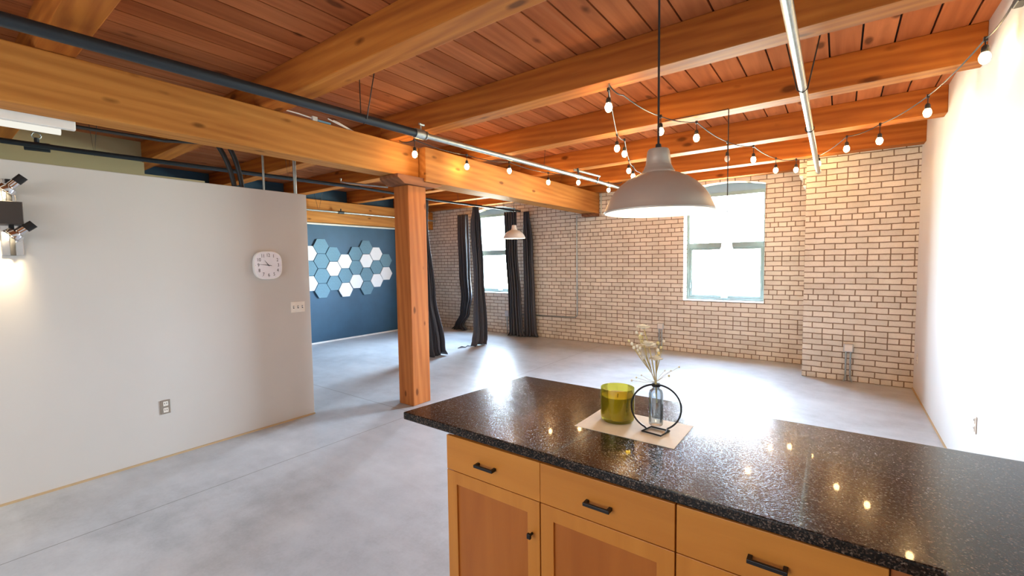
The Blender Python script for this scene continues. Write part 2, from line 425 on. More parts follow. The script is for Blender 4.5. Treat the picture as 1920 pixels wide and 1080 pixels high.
# windows
def window(i, a, b2):
    w = bpy.data.objects.new('window_%d' % i, None); COL.objects.link(w); w.location = ((a+b2)/2, 8.15, WZ0); w['kind'] = 'structure'
    fy0, fy1 = 8.15, 8.22
    m = MB().ring(a, b2, WZ0, 2.72, .045, .05, .06, fy0, fy1)
    m.build('window_frame', 'frame', w, bevel=.004)
    m = MB().box(a+.045, b2-.045, fy0-.005, fy1-.01, 1.80, 1.885)
    m.build('meeting_rail', 'frame', w, bevel=.004)
    m = MB().ring(a+.045, b2-.045, WZ0+.05, 1.80, .040, .040, .035, fy0+.012, fy1-.01)
    sash = m.build('lower_sash', 'frame', w, bevel=.003)
    for lx in (a+.05, b2-.066): B(lx, lx+.016, fy0-.02, fy0+.014, 1.10, 1.20).build('sash_latch', 'frame', sash, bevel=.003)
    m = MB().box((a+b2)/2-.05, (a+b2)/2+.05, fy0-.03, fy0+.02, WZ0+.05, WZ0+.075)
    m.build('sash_lift', 'white', sash, bevel=.004)
    B(a+.085, b2-.085, 8.185, 8.19, WZ0+.09, 1.765).build('lower_pane', 'glass', w)
    B(a+.045, b2-.045, 8.185, 8.19, 1.885, 2.66).build('upper_pane', 'glass', w)
    m = MB(); n = NA
    for j in range(n):
        xa, xb = a+(b2-a)*j/n, a+(b2-a)*(j+1)/n
        m.prism([(xa, 2.72), (xb, 2.72), (xb, archz(xb, a, b2)), (xa, archz(xa, a, b2))], 1, 8.15, 8.25)
    m.build('head_panel', 'tympan', w)
    B(a+.001, b2-.001, YB-.012, 8.15, WZ0, WZ0+.012).build('window_sill', 'white', w, bevel=.003)
struct(MB().ring(-3.25, -.55, .90, 2.60, .05, .05, .05, YF, YF+.05).build('window_3', 'white', origin=(-1.9, YF, .9)))  # bare frame added around the rear fill light, not a known window
window(1, *WIN[0]); window(2, *WIN[1])

# ------------------------------------------------------------------ timber structure
JY = [-3.30, -2.03, -.76, .51, 1.78, 3.05, 4.285, 5.62, 6.85, 7.76]
right_lab = ['ceiling joist farthest behind the island', 'second ceiling joist behind the island', 'third ceiling joist behind the island',
  'joist crossing the top left corner above the dark pipe', 'broad pale-bottomed joist just beyond the top left joist, running to the top centre', 'joist carrying the hook of the string lights, above the pendant shade',
  'joist just beyond the string light hook, ending near the right wall bulb', 'second joist beyond the string light hook', 'joist in front of the brick pier top', 'thin joist lying against the brick wall above the arched window']
for i, y in enumerate(JY):
    wd = .175 if i < 9 else .165
    ob = B(-3.96, XR, y, y+wd, 2.895, ZT).build('ceiling_joist', 'beam_x', origin=(-1.6, y, 2.895), bevel=.006)
    tag(ob, 'reddish '+right_lab[i], 'beam', 'ceiling joists right of the girder')
left_lab = ['farthest behind the camera', 'second from behind the camera', 'third from behind the camera', 'above the fluorescent light end', 'resting over the olive wall end', 'above the two curved black conduits',
  'behind the top of the post', 'crossing just right of the post top', 'in front of the curtained window', 'against the brick above the curtained window']
for i, y in enumerate(JY):
    wd = .175 if i < 9 else .165
    ob = B(X0, -3.96, y, y+wd, 2.895, ZT).build('ceiling_joist', 'beam_x', origin=(-6.2, y, 2.895), bevel=.006)
    tag(ob, 'timber joist left of the main girder, '+left_lab[i], 'beam', 'ceiling joists left of the girder')
ob = B(-4.04, -3.825, YF, 3.455, 2.55, 2.893).build('girder', 'beam_y', origin=(-3.93, 0, 2.55), bevel=.008)
tag(ob, 'long orange timber girder from the top left corner to the post', 'beam')
ob = B(-4.02, -3.735, 3.47, YB-.01, 2.51, 2.893).build('girder', 'beam_y', origin=(-3.88, 5, 2.51), bevel=.008)
tag(ob, 'paler knotty girder running from the post to the brick wall', 'beam')
ob = B(X0+.003, X0+.2, 1.2, YB-.01, 2.44, 2.88).build('girder', 'beam_y', origin=(-8.4, 5, 2.44), bevel=.008)
tag(ob, 'timber girder lying above the dark blue wall', 'beam')
ob = B(-4.02, -3.74, 7.72, YB, 2.455, 2.51).build('bearing_plate', 'bolster', origin=(-3.88, 7.8, 2.455), bevel=.004)
tag(ob, 'small dark wood block under the girder end at the brick wall', 'block')
post = thing('timber_post', (-3.9, 3.41, 0), 'square reddish timber post standing beside the island corner', 'post')
B(-4.045, -3.805, 3.27, 3.53, 0, 2.46).build('shaft', 'post', post, bevel=.008)
m = MB()
prof = [(3.09, 2.549), (3.46, 2.549), (3.46, 2.509), (3.73, 2.509), (3.73, 2.49), (3.62, 2.455), (3.18, 2.455), (3.09, 2.51)]
m.prism(prof, 0, -4.05, -3.75)
m.build('bolster', 'bolster', post, bevel=.006)

# ------------------------------------------------------------------ pipes and conduits
def pipe(name, path, r, mat, label, cat='pipe', n=14, group=None):
    o = MB().tube(path, r, n).build(name, mat, origin=path[0], smooth=True)
    return tag(o, label, cat, group)
sp_ = thing('sprinkler_pipe', (-3.2, 2.9, 2.80), 'long dark sprinkler pipe hanging under the joists along the girder', 'pipe')
MB().tube([(-3.44, -4.1, 2.84), (-3.274, .325, 2.80), (-3.175, 2.86, 2.80)], .036, 16).build('thick_pipe', 'pipedark', sp_, smooth=True)
MB().tube([(-3.175, 2.86, 2.80), (-3.065, 4.63, 2.80), (-2.975, 6.23, 2.80), (-2.93, 7.92, 2.80)], .026, 16).build('thin_pipe', 'galv', sp_, smooth=True)
MB().tube([(-3.178, 2.83, 2.80), (-3.172, 2.93, 2.80)], .044, 16).tube([(-3.170, 2.95, 2.80), (-3.169, 2.965, 2.80)], .04, 12).build('coupling', 'galv', sp_, smooth=True)
MB().tube([(-3.172, 2.90, 2.83), (-3.172, 2.90, 2.89)], .006, 8).tube([(-3.172, 2.88, 2.893), (-3.172, 2.94, 2.893)], .012, 8).build('sprinkler_head', 'galv', sp_, smooth=True)
MB().tube([(-3.24, 2.30, 3.14), (-3.236, 2.30, 2.80), (-3.195, 2.30, 2.758), (-3.155, 2.30, 2.80), (-3.04, 2.30, 3.14)], .004, 6).build('hanger_wire', 'blackrub', sp_)
MB().tube([(-3.05, 4.9, 3.14), (-3.085, 4.9, 2.80), (-3.05, 4.9, 2.77), (-3.02, 4.9, 2.80), (-2.86, 4.9, 3.14)], .003, 6).build('hanger_wire', 'blackrub', sp_)
MB().tube([(-3.0, 5.55, 2.87), (-2.96, 5.62, 2.86), (-2.90, 6.15, 2.855)], .017, 10).build('branch_nipple', 'galv', sp_, smooth=True)
MB().tube([(-2.90, 6.15, 2.875), (-2.975, 6.2, 2.77)], .011, 8).build('branch_fitting', 'pipedark', sp_, smooth=True)
MB().tube([(-2.96, 5.58, 2.89), (-2.96, 5.60, 2.83)], .014, 8).build('branch_flange', 'pipedark', sp_, smooth=True)
cr_ = thing('hanging_conduit', (-.22, 2.4, 2.73), 'bright galvanised conduit running from the top edge towards the brick pier', 'conduit')
MB().tube([(-.21, -4.0, 2.73), (-.215, 2.3, 2.73), (-.225, 3.57, 2.725), (-.256, 7.12, 2.73)], .025, 16).build('tube', 'galv', cr_, smooth=True)
MB().tube([(-.2554, 7.08, 2.73), (-.2556, 7.13, 2.73)], .031, 14).build('end_fitting', 'galv', cr_, smooth=True)
MB().tube([(-.345, 3.571, 3.14), (-.255, 3.571, 2.715), (-.225, 3.571, 2.694), (-.198, 3.571, 2.715), (-.118, 3.571, 3.14)], .0045, 6).build('hanger_wire', 'blackrub', cr_)
MB().tube([(-.24+.031*cos(t*pi/8), 4.73, 2.73+.031*sin(t*pi/8)) for t in range(16)], .005, 6, True).build('clamp', 'black', cr_)
lp = thing('curtain_pipe', (-5.62, 3, 2.7), 'dark pipe crossing above the partition that carries the curtains', 'pipe')
MB().tube([(-5.93, -4.1, 2.71), (-5.80, 1.0, 2.70), (-5.58, 3.9, 2.70)], .024, 14).tube([(-5.58, 3.9, 2.70), (-5.62, 5.4, 2.68), (-5.60, 7.92, 2.70)], .020, 14).build('tube', 'pipedark', lp, smooth=True)
MB().tube([(-5.89, .67, 2.70), (-5.86, .83, 2.70)], .04, 12).tube([(-5.88, .75, 2.70), (-5.88, .75, 2.78)], .018, 8).build('tee_fitting', 'pipedark', lp, smooth=True)
MB().tube([(-5.86, .75, 2.81+0*t) if False else (-5.88, .75+.03*cos(t*pi/6), 2.80+.03*sin(t*pi/6)) for t in range(12)], .006, 6, True).build('sprinkler_head', 'galv', lp)
MB().tube([(-5.60, 3.62, 2.79), (-5.60, 3.62, 2.745), (-5.56, 3.66, 2.735), (-5.45, 4.3, 2.74)], .013, 8).build('branch_fitting', 'galv', lp, smooth=True)
for yy in (1.12, 2.9, 6.0, 6.5, 7.35):
    MB().tube([((-5.80 if yy < 2 else -5.64), yy-.04, 3.14), ((-5.80 if yy < 2 else -5.62), yy, 2.672), ((-5.77 if yy < 2 else -5.60), yy+.04, 3.14)], .004, 6).build('hanger_wire', 'blackrub', lp)
gp = thing('galvanised_pipe', (-8.2, 4.6, 2.655), 'thin galvanised pipe crossing in front of the far left girder', 'pipe')
MB().tube([(-8.2, 2.2, 2.655), (-8.2, 7.9, 2.655)], .019, 12).build('tube', 'galv', gp, smooth=True)
MB().tube([(-8.23, 4.70, 3.14), (-8.2, 4.80, 2.635), (-8.17, 4.9, 3.14)], .005, 6).build('hanger_wire', 'blackrub', gp)
MB().tube([(-8.2, 5.22, 2.655), (-8.2, 5.34, 2.655)], .03, 10).tube([(-8.2, 5.28, 2.655), (-8.2, 5.28, 2.73)], .014, 8).build('tee_fitting', 'pipedark', gp, smooth=True)
def arc(p0, p1, p2, n=12):
    p0, p1, p2 = Vector(p0), Vector(p1), Vector(p2)
    return [p0*(1-t)**2+p1*2*t*(1-t)+p2*t*t for t in [i/n for i in range(n+1)]]
pipe('flexible_conduit', arc((-4.6, 1.50, 2.88), (-4.6, 1.80, 2.78), (-4.6, 1.86, 2.335), 14), .021, 'blackrub', 'left one of two curved black conduits dropping behind the partition', 'conduit', 12, 'curved black conduits')
pipe('flexible_conduit', arc((-4.6, 1.60, 2.90), (-4.6, 1.89, 2.80), (-4.6, 1.925, 2.335), 14), .021, 'blackrub', 'right one of two curved black conduits dropping behind the partition', 'conduit', 12, 'curved black conduits')
pipe('vertical_conduit', [(-4.6, 2.125, 2.335), (-4.6, 2.125, 2.89)], .010, 'galv', 'thinner upright conduit rising from the partition top', 'conduit')
pipe('vertical_conduit', [(-4.6, 2.44, 2.335), (-4.6, 2.44, 2.89)], .017, 'galv', 'thicker upright conduit nearest the partition corner', 'conduit')
pipe('wall_conduit', [(-4.225, 7.915, 2.50), (-4.222, 7.915, .56)]+arc((-4.222, 7.915, .56), (-4.222, 7.915, .475), (-4.31, 7.915, .475), 6)+[(-5.95, 7.915, .455)], .012, 'galv', 'thin galvanised conduit bending down the brick wall beside the curtains', 'conduit', 8)
pipe('wall_conduit', [(-3.70, 7.915, 2.50), (-3.70, 7.915, 2.89)], .014, 'galv', 'short upright conduit beside the girder end on the brick wall', 'conduit', 8)
bx = thing('cable_connector', (-3.9, 2.6, 2.90), 'small blue and white cable connector on top of the girder', 'connector')
for pth in ([(-3.86, 1.98, 2.93), (-3.85, 2.10, 2.925), (-3.85, 2.24, 2.915)], [(-3.86, 2.60, 2.905), (-3.85, 2.42, 2.94), (-3.85, 2.38, 2.95)], [(-3.87, 2.66, 2.90), (-3.86, 2.50, 2.94), (-3.86, 2.44, 2.95)]): MB().tube(pth, .006, 6).build('cable', 'white', bx, smooth=True)
B(-3.875, -3.835, 2.22, 2.27, 2.895, 2.935).build('connector_cap', 'grey', bx, bevel=.004)
B(-3.87, -3.835, 2.27, 2.40, 2.895, 2.915).build('connector_body', plain('blue_plastic', (.14, .30, .42), .4), bx, bevel=.004)

# fluorescent strip fixture behind the girder
fl = thing('fluorescent_light', (-4.15, -.2, 2.50), 'white fluorescent strip light behind the girder at the left edge', 'ceiling light')
B(-4.095, -4.05, -1.0, .70, 2.50, 2.56).build('housing', 'white', fl, bevel=.004)
MB().tube([(-4.14, -1.0, 2.495), (-4.14, .64, 2.495)], .024, 12).build('tube', 'tube', fl, smooth=True)
B(-4.175, -4.095, -1.0, .66, 2.52, 2.56).build('reflector', 'white', fl, bevel=.004)
MB().tube([(-4.12, .66, 2.54), (-4.13, 1.2, 2.55), (-4.08, 1.6, 2.60)], .012, 8).build('power_cord', 'blackrub', fl, smooth=True)

# ------------------------------------------------------------------ hexagon felt panels on the blue wall
SH = .302; CY0 = 4.985
cols = {0: (1.83+.0, 'WBW', 1), 1: (1.975, 'BBBB', 0), 2: (1.815, 'BWB', 0), 3: (1.665, 'WBW', 0), 4: (1.83, 'BBW', 0), 5: (1.975, 'BWBB', 0), 6: (1.83, 'WBW', 0), 7: (1.68, 'BW', 0)}
colname = ['leftmost column beside the partition', 'second column from the partition', 'third column from the partition', 'fourth column from the partition', 'fifth column from the partition', 'sixth column from the partition', 'second column from the post side', 'column nearest the post']
rows = {3: ['top', 'middle', 'bottom'], 4: ['top', 'second', 'third', 'bottom'], 2: ['upper', 'lower']}
R_ = SH/2/cos(pi/6)
for ci, (zt, pat, _) in cols.items():
    cy = CY0+(ci-1)*.2655
    for ri, ch in enumerate(pat):
        cz = zt-ri*SH
        rr = R_-.006
        m = MB().prism([(cy+rr*cos(a*pi/3), cz+rr*sin(a*pi/3)) for a in range(6)], 0, X0+.001, X0+.026)
        ob = m.build('hexagon_panel', 'feltw' if ch == 'W' else 'felt', origin=(X0, cy, cz), bevel=.003)
        tag(ob, '%s hexagon wall panel, %s one in the %s' % ('white' if ch == 'W' else 'blue-grey', rows[len(pat)][ri], colname[ci]), 'wall panel', 'hexagon panels on the dark blue wall')

# ------------------------------------------------------------------ curtains
def curtain(cx, cy, ztop, levels, d, folds, label, amp=.03, cxy_bot=None, seed=0):
    """levels: (v, centre shift along d, centre shift across, half width)"""
    rnd = random.Random(seed)
    d = Vector((d[0], d[1], 0)).normalized(); nrm = Vector((-d.y, d.x, 0))
    t = thing('curtain', (cx, cy, 0), label, 'curtain', 'charcoal curtains')
    m = MB(); NU, NV = 84, 60
    ph = [rnd.uniform(0, 6.28) for _ in range(4)]
    grid = []
    def interp(v):
        for (v0, *a), (v1, *b2) in zip(levels, levels[1:]):
            if v <= v1:
                q = (v-v0)/(v1-v0); q = q*q*(3-2*q)
                return [x0+(x1-x0)*q for x0, x1 in zip(a, b2)]
        return levels[-1][1:]
    for j in range(NV+1):
        v = j/NV; sh, ac, hw, depth = interp(v)
        row = []
        for i in range(NU+1):
            u = i/NU*2-1
            f = sin(folds*pi*u+ph[0]+.9*v)+.45*sin(folds*1.7*pi*u+ph[1]-1.5*v)+.2*sin(folds*3.1*pi*u+ph[2]+2.5*v)
            a2 = depth*(.55+.45*min(1, v*5))
            along = sh+hw*u+.25*hw/folds*sin(folds*2*pi*u+ph[3])
            z = ztop*(1-v)+.006*v
            p = Vector((cx, cy, 0))+d*along+nrm*(ac+a2*f)
            if v > .965: p += nrm*(.03*(v-.965)/.035*sin(5*u+ph[2]))+d*(.04*(v-.965)/.035*u)
            row.append(m.bm.verts.new((p.x, p.y, max(z, .004)+(.012*abs(sin(9*u+ph[1])) if v > .97 else 0))))
        grid.append(row)
    for A, Bq in zip(grid, grid[1:]):
        for i in range(NU): m.bm.faces.new([A[i], A[i+1], Bq[i+1], Bq[i]])
    ob = m.build('fabric', 'curtain', t, smooth=True)
    ob.modifiers.remove(ob.modifiers['edges']); md = ob.modifiers.new('thickness', 'SOLIDIFY'); md.thickness = .004
    for kx in (-.6, 0, .6):
        c0 = Vector((cx, cy, 0))+d*(levels[0][1]+levels[0][3]*kx)+nrm*levels[0][2]
        MB().tube([(c0.x, c0.y, ztop-.01), (c0.x, c0.y, ztop+.015)], .004, 6).build('curtain_hook', 'black', t)
    return t
curtain(-5.60, 5.10, 2.655, [(0, 0, 0, .12, .035), (.15, .0, 0, .09, .03), (.6, .05, 0, .15, .035), (.93, .13, 0, .22, .05), (1, .15, 0, .20, .06)], (.15, 1), 5, 'long charcoal curtain hanging right beside the timber post', seed=1)
curtain(-7.12, 7.74, 2.72, [(0, .0, 0, .15, .04), (.5, .04, 0, .15, .04), (.7, .08, 0, .14, .04), (.85, .02, -.0, .12, .04), (.96, -.16, -.0, .10, .05), (1, -.16, 0, .20, .05)], (1, .04), 5, 'charcoal curtain at the left side of the far window, drawn left at its hem', seed=2)
curtain(-5.60, 6.47, 2.66, [(0, -.0, 0, .07, .02), (.12, 0, 0, .11, .03), (.5, .05, 0, .11, .03), (.88, .07, 0, .17, .04), (.96, .05, 0, .20, .04), (1, .0, 0, .16, .05)], (.1, 1), 4, 'brownish grey curtain hanging free in front of the far window, twisted at the hem', seed=3)
curtain(-5.66, 7.68, 2.67, [(0, -.02, 0, .14, .04), (.3, .0, 0, .13, .04), (.7, .06, 0, .14, .04), (1, .09, 0, .16, .045)], (1, .25), 5, 'charcoal curtain behind the small white pendant lamp', seed=4)
curtain(-5.33, 7.80, 2.66, [(0, -.03, 0, .07, .03), (.25, 0, 0, .12, .035), (.7, .03, 0, .13, .035), (1, .05, 0, .15, .04)], (1, .1), 5, 'rightmost charcoal curtain against the brick wall', seed=5)
cw = MB().tube([(-5.72, 6.02, .006), (-5.70, 6.10, .022), (-5.66, 6.16, .008), (-5.68, 6.24, .02), (-5.63, 6.30, .01)], [.006, .016, .008, .012, .006], 8).build('curtain_tieback', 'curtain', origin=(-5.68, 6.15, 0), smooth=True)
tag(cw, 'crumpled dark tieback lying on the floor left of the free curtain', 'tieback')

# ------------------------------------------------------------------ string lights
def bulb_on(t, x, y, z, zb, lit=True):
    MB().tube([(x, y, z), (x, y, zb+.058)], .0035, 6).build('lead', 'blackrub', t)
    MB().lathe([(.001, .072), (.010, .070), (.017, .060), (.019, .030), (.016, .026), (.001, .026)], (x, y, zb), 12).build('socket', 'blackrub', t, smooth=True)
    pr = [(.001, -.038), (.012, -.035), (.021, -.026), (.0265, -.008), (.0265, .004), (.022, .018), (.014, .030), (.001, .031)]
    MB().lathe(pr, (x, y, zb), 16).build('bulb', 'bulb' if lit else 'bulboff', t, smooth=True)
def sag(pts, d=.03, n=6):
    out = []
    for a, b2 in zip(pts, pts[1:]):
        a, b2 = Vector(a), Vector(b2)
        for i in range(n):
            q = i/n; p = a.lerp(b2, q); p.z -= d*4*q*(1-q); out.append(p)
    out.append(Vector(pts[-1])); return out
s1 = [[-3.55, 3.155, 2.87, 2.724], [-3.582, 3.986, 2.87, 2.739], [-3.412, 4.601, 2.87, 2.763], [-3.389, 5.502, 2.87, 2.737], [-3.093, 5.854, 2.87, 2.747], [-3.048, 6.802, 2.87, 2.75]]
s2 = [[-1.413, 3.155, 2.87, 2.743], [-1.836, 4.302, 2.87, 2.733], [-1.854, 4.539, 2.87, 2.726], [-2.178, 5.474, 2.87, 2.737], [-2.279, 5.879, 2.87, 2.742]]
s3 = [[-1.305, 4.016, 2.87, 2.74], [-1.097, 4.394, 2.87, 2.729], [-1.011, 5.335, 2.87, 2.693], [-.814, 5.725, 2.87, 2.722], [-.684, 6.602, 2.87, 2.723], [-.483, 6.845, 2.87, 2.741], [-.244, 6.783, 2.87, 2.775], [.028, 5.917, 2.87, 2.745], [.278, 5.585, 2.87, 2.716], [.531, 4.862, 2.87, 2.742], [.657, 3.819, 2.87, 2.765]]
for nodes, lab, extra0, extra1, off in ((s1, 'string of warm bulbs running along the girder beyond the post', [(-3.72, 3.10, 2.875)], [(-2.9, 7.0, 2.88)], ()),
        (s2, 'string of warm bulbs going from the joist hook back towards the brick wall', [(-1.39, 3.115, 2.885)], [(-2.32, 6.2, 2.85), (-2.35, 6.86, 2.89)], ()),
        (s3, 'string of warm bulbs sagging across the joists up to the right wall', [(-1.39, 3.115, 2.885), (-1.36, 3.3, 2.86)], [(.69, 3.46, 2.90)], (2,))):
    t = thing('string_lights', (nodes[0][0], nodes[0][1], nodes[0][2]), lab, 'string lights')
    path = sag(extra0+[(a, b2, c) for a, b2, c, _ in nodes]+extra1, .02)
    MB().tube(path, .0048, 6).build('cord', 'blackrub', t, smooth=True)
    for a, b2, c, _ in nodes: B(a-.009, a+.009, b2-.009, b2+.009, c-.014, c+.012).build('cord_clip', 'blackrub', t)
    for i, (a, b2, c, zb) in enumerate(nodes): bulb_on(t, a, b2, c, zb, i not in off)
    if nodes is s2:
        MB().tube([(-1.39, 3.115, 2.9), (-1.39, 3.115, 2.875), (-1.385, 3.105, 2.87)], .005, 6).build('hook', 'galv', t)
    if nodes is s3:
        B(.685, .725, 3.36, 3.46, 2.87, 2.91).build('plug', 'blackrub', t, bevel=.005)

# ------------------------------------------------------------------ pendant lamps
def pendant(c, R2, label, mat, ztop, glow='pbulb'):
    k = R2/.205; x, y, z = c
    t = thing('pendant_lamp', c, label, 'pendant lamp', 'dome pendant lamps')
    outer = [(.205, 0), (.2065, .004), (.203, .010), (.197, .025), (.186, .050), (.168, .078), (.142, .106), (.112, .128), (.082, .143), (.062, .149)]
    inner = [(.060, .145), (.080, .139), (.110, .124), (.139, .102), (.165, .075), (.183, .048), (.194, .023), (.200, .008), (.203, 0), (.205, 0)]
    MB().lathe([(r*k, h*k) for r, h in outer+inner], c, 64).build('shade', mat, t, smooth=True)
    # white enamel lining just inside the metal skin
    MB().lathe([(r*k*.992, h*k-.001) for r, h in inner[:-1]], c, 64).build('lining', 'shadewhite', t, smooth=True)
    neck = [(.062, .149), (.060, .158), (.055, .163), (.052, .172), (.050, .176), (.047, .182), (.045, .200), (.041, .232), (.037, .240), (.020, .243), (.001, .244)]
    MB().lathe([(r*k, h*k) for r, h in [(.001, .149)]+neck], c, 40).build('neck', mat, t, smooth=True)
    MB().tube([(x, y, z+.243*k), (x, y, ztop)], .0042 if R2 > .15 else .003, 8).build('cord', 'blackrub', t)
    MB().lathe([(.001, .262), (.010, .260), (.012, .242), (.001, .242)], (x, y, z), 12).build('cord_grip', 'blackrub', t) if R2 > .2 else None
    MB().lathe([(.001, -.030), (.020, -.026), (.030, -.010), (.032, .006), (.026, .028), (.016, .045), (.014, .075), (.001, .076)], (x, y, z+.055*k), 20).build('bulb', glow, t, smooth=True)
    return t
pendant((-.572, 1.735, 1.785), .205, 'large brushed metal dome pendant hanging over the island', 'alu', ZT)
pendant((-4.66, 6.40, 2.02), .200, 'small-looking white dome pendant in front of the far curtains', 'shadewhite', ZT)
pendant((-.805, 4.28, 1.535), .195, 'white dome pendant in front of the arched window, window glare painted as its glow', 'glareshade', 2.895)
MB_ = MB().tube([(-.805, 4.276, 2.90), (-.83, 4.276, 2.895), (-1.35, 4.276, 2.90)], .003, 6).build('lamp_wire', 'blackrub', origin=(-.8, 4.27, 2.9))
tag(MB_, 'thin black wire clipped along the joist edge leading to the window pendant', 'wire')

# ------------------------------------------------------------------ items on walls
def duplex(name, c, face, label, mat='plate', lab_dir=1):
    """outlet plate on a wall whose normal is 'face' ('+x','-x','-y')"""
    t = thing(name, c, label, 'outlet'); x, y, z = c
    def bb(u0, u1, d0, d1, z0, z1):
        if face == '+x': return B(x+d0, x+d1, y+u0, y+u1, z+z0, z+z1)
        if face == '-x': return B(x-d1, x-d0, y+u0, y+u1, z+z0, z+z1)
        return B(x+u0, x+u1, y-d1, y-d0, z+z0, z+z1)
    bb(-.035, .035, 0, .006, -.058, .058).build('plate', mat, t, bevel=.003)
    for dz in (-.027, .027):
        s = bb(-.017, .017, .006, .009, dz-.019, dz+.019).build('socket', 'plate', t, bevel=.002)
        for du in (-.007, .007): bb(du-.0018, du+.0018, .009, .0097, dz-.004, dz+.009).build('slot', 'dark', s)
    return t
duplex('power_outlet', (-4.52, 1.213, .43), '+x', 'duplex outlet with metal plate low on the left partition', 'steelplate')
duplex('power_outlet', (XR, 6.843, .43), '-x', 'outlet low on the right wall close to the brick pier', 'plate')
duplex('power_outlet', (XR, 4.14, .485), '-x', 'outlet low on the bright right wall nearer the island', 'plate')
sw = thing('light_switch', (-4.52, 2.374, 1.167), 'three-toggle switch plate at the end of the partition', 'switch')
B(-4.52, -4.513, 2.300, 2.448, 1.112, 1.222).build('plate', 'plate', sw, bevel=.003)
for dy in (-.046, 0, .046):
    s = B(-4.513, -4.5115, 2.374+dy-.006, 2.374+dy+.006, 1.153, 1.181).build('toggle_slot', 'dark', sw)
    B(-4.513, -4.500, 2.374+dy-.004, 2.374+dy+.004, 1.163, 1.176).build('toggle', 'white', s, bevel=.001)
def surface_box(x, y, z, label, legs=True):
    t = thing('junction_box', (x, y, z), label, 'outlet')
    B(x-.052, x+.052, y-.05, y, z-.052, z+.055).build('box', 'grey', t, bevel=.01)
    B(x-.040, x+.040, y-.053, y-.05, z-.04, z+.043).build('cover', 'plate', t, bevel=.003)
    for dx in (-.024, .024):
        MB().tube([(x+dx, y-.03, z-.05), (x+dx, y-.03, .06), (x+dx*1.9, y-.035, .0)], .010, 8).build('conduit', 'galv', t, smooth=True)
surface_box(.115, 7.16, .437, 'surface outlet box with two short conduits on the brick pier')
surface_box(-2.55, YB, .425, 'surface outlet box with conduits on the brick wall behind the dried flowers')
t = thing('junction_box', (-5.98, YB, .45), 'small grey box on the brick under the far window', 'outlet')
B(-6.03, -5.93, YB-.05, YB, .39, .52).build('box', 'grey', t, bevel=.01)
MB().tube([(-5.98, YB-.03, .39), (-5.98, YB-.03, 0)], .010, 8).build('conduit', 'galv', t, smooth=True)

# clock
ck = thing('wall_clock', (-4.52, 2.082, 1.602), 'white rounded-square wall clock on the partition', 'clock')
def squircle(r1, r2, e, n=56):
    out = []
    for i in range(n):
        a = 2*pi*i/n; c, s = cos(a), sin(a)
        out.append((2.082+r1*abs(c)**(2/e)*(1 if c >= 0 else -1), 1.602+r2*abs(s)**(2/e)*(1 if s >= 0 else -1)))
    return out
MB().prism(squircle(.134, .137, 3.0), 0, -4.52, -4.483).build('case', 'white', ck, bevel=.006)
MB().prism(squircle(.126, .129, 3.0), 0, -4.483, -4.4815).build('dial', 'clockface', ck)
def text_mesh(name, body, size, loc, mat, parent, sx=1.0):
    cu = bpy.data.curves.new(name, 'FONT'); cu.body = body; cu.size = size; cu.align_x = 'CENTER'; cu.align_y = 'CENTER'; cu.extrude = .0006
    tmp = bpy.data.objects.new(name, cu); COL.objects.link(tmp)
    dg = bpy.context.evaluated_depsgraph_get(); me = bpy.data.meshes.new_from_object(tmp.evaluated_get(dg))
    bpy.data.objects.remove(tmp)
    org = parent_world(parent)
    for v in me.vertices:
        x, y, z = v.co
        v.co = Vector((loc[0]+z, loc[1]+x*sx, loc[2]+y))-org
    me.materials.clear(); me.materials.append(M[mat])
    ob = bpy.data.objects.new(name, me); COL.objects.link(ob); ob.parent = parent; return ob
for h in range(1, 13):
    a = pi/2-h*pi/6; c, s = cos(a), sin(a)
    rr = .096*(1/max(abs(c), abs(s)))**.45
    text_mesh('numeral', str(h), .046, (-4.4812, 2.082+rr*c*.98, 1.602+rr*s), 'ink', ck, .78)
tk = MB()
for i in range(12):
    a = i*pi/6; c, s = cos(a), sin(a); r0 = .119*(1/max(abs(c), abs(s)))**.35
    tk.box(-4.4815, -4.481, 2.082+r0*c-.001, 2.082+r0*c+.001, 1.602+r0*s-.002, 1.602+r0*s+.002)
tk.build('tick_marks', 'ink', ck)
def hand(name, ang, L, tail, wd, xo):
    d = Vector((cos(ang), sin(ang))); p = Vector((-d.y, d.x)); c = Vector((2.082, 1.602))
    pts = [c-d*tail-p*wd*.5, c-d*tail+p*wd*.5, c+p*wd, c+d*L+p*wd*.25, c+d*L-p*wd*.25, c-p*wd]
    MB().prism([(q.x, q.y) for q in pts], 0, xo, xo+.0012).build(name, 'ink', ck)
hand('hour_hand', pi/2+radians(37), .058, .012, .0035, -4.4795)
hand('minute_hand', pi/2+radians(84), .088, .030, .003, -4.4775)

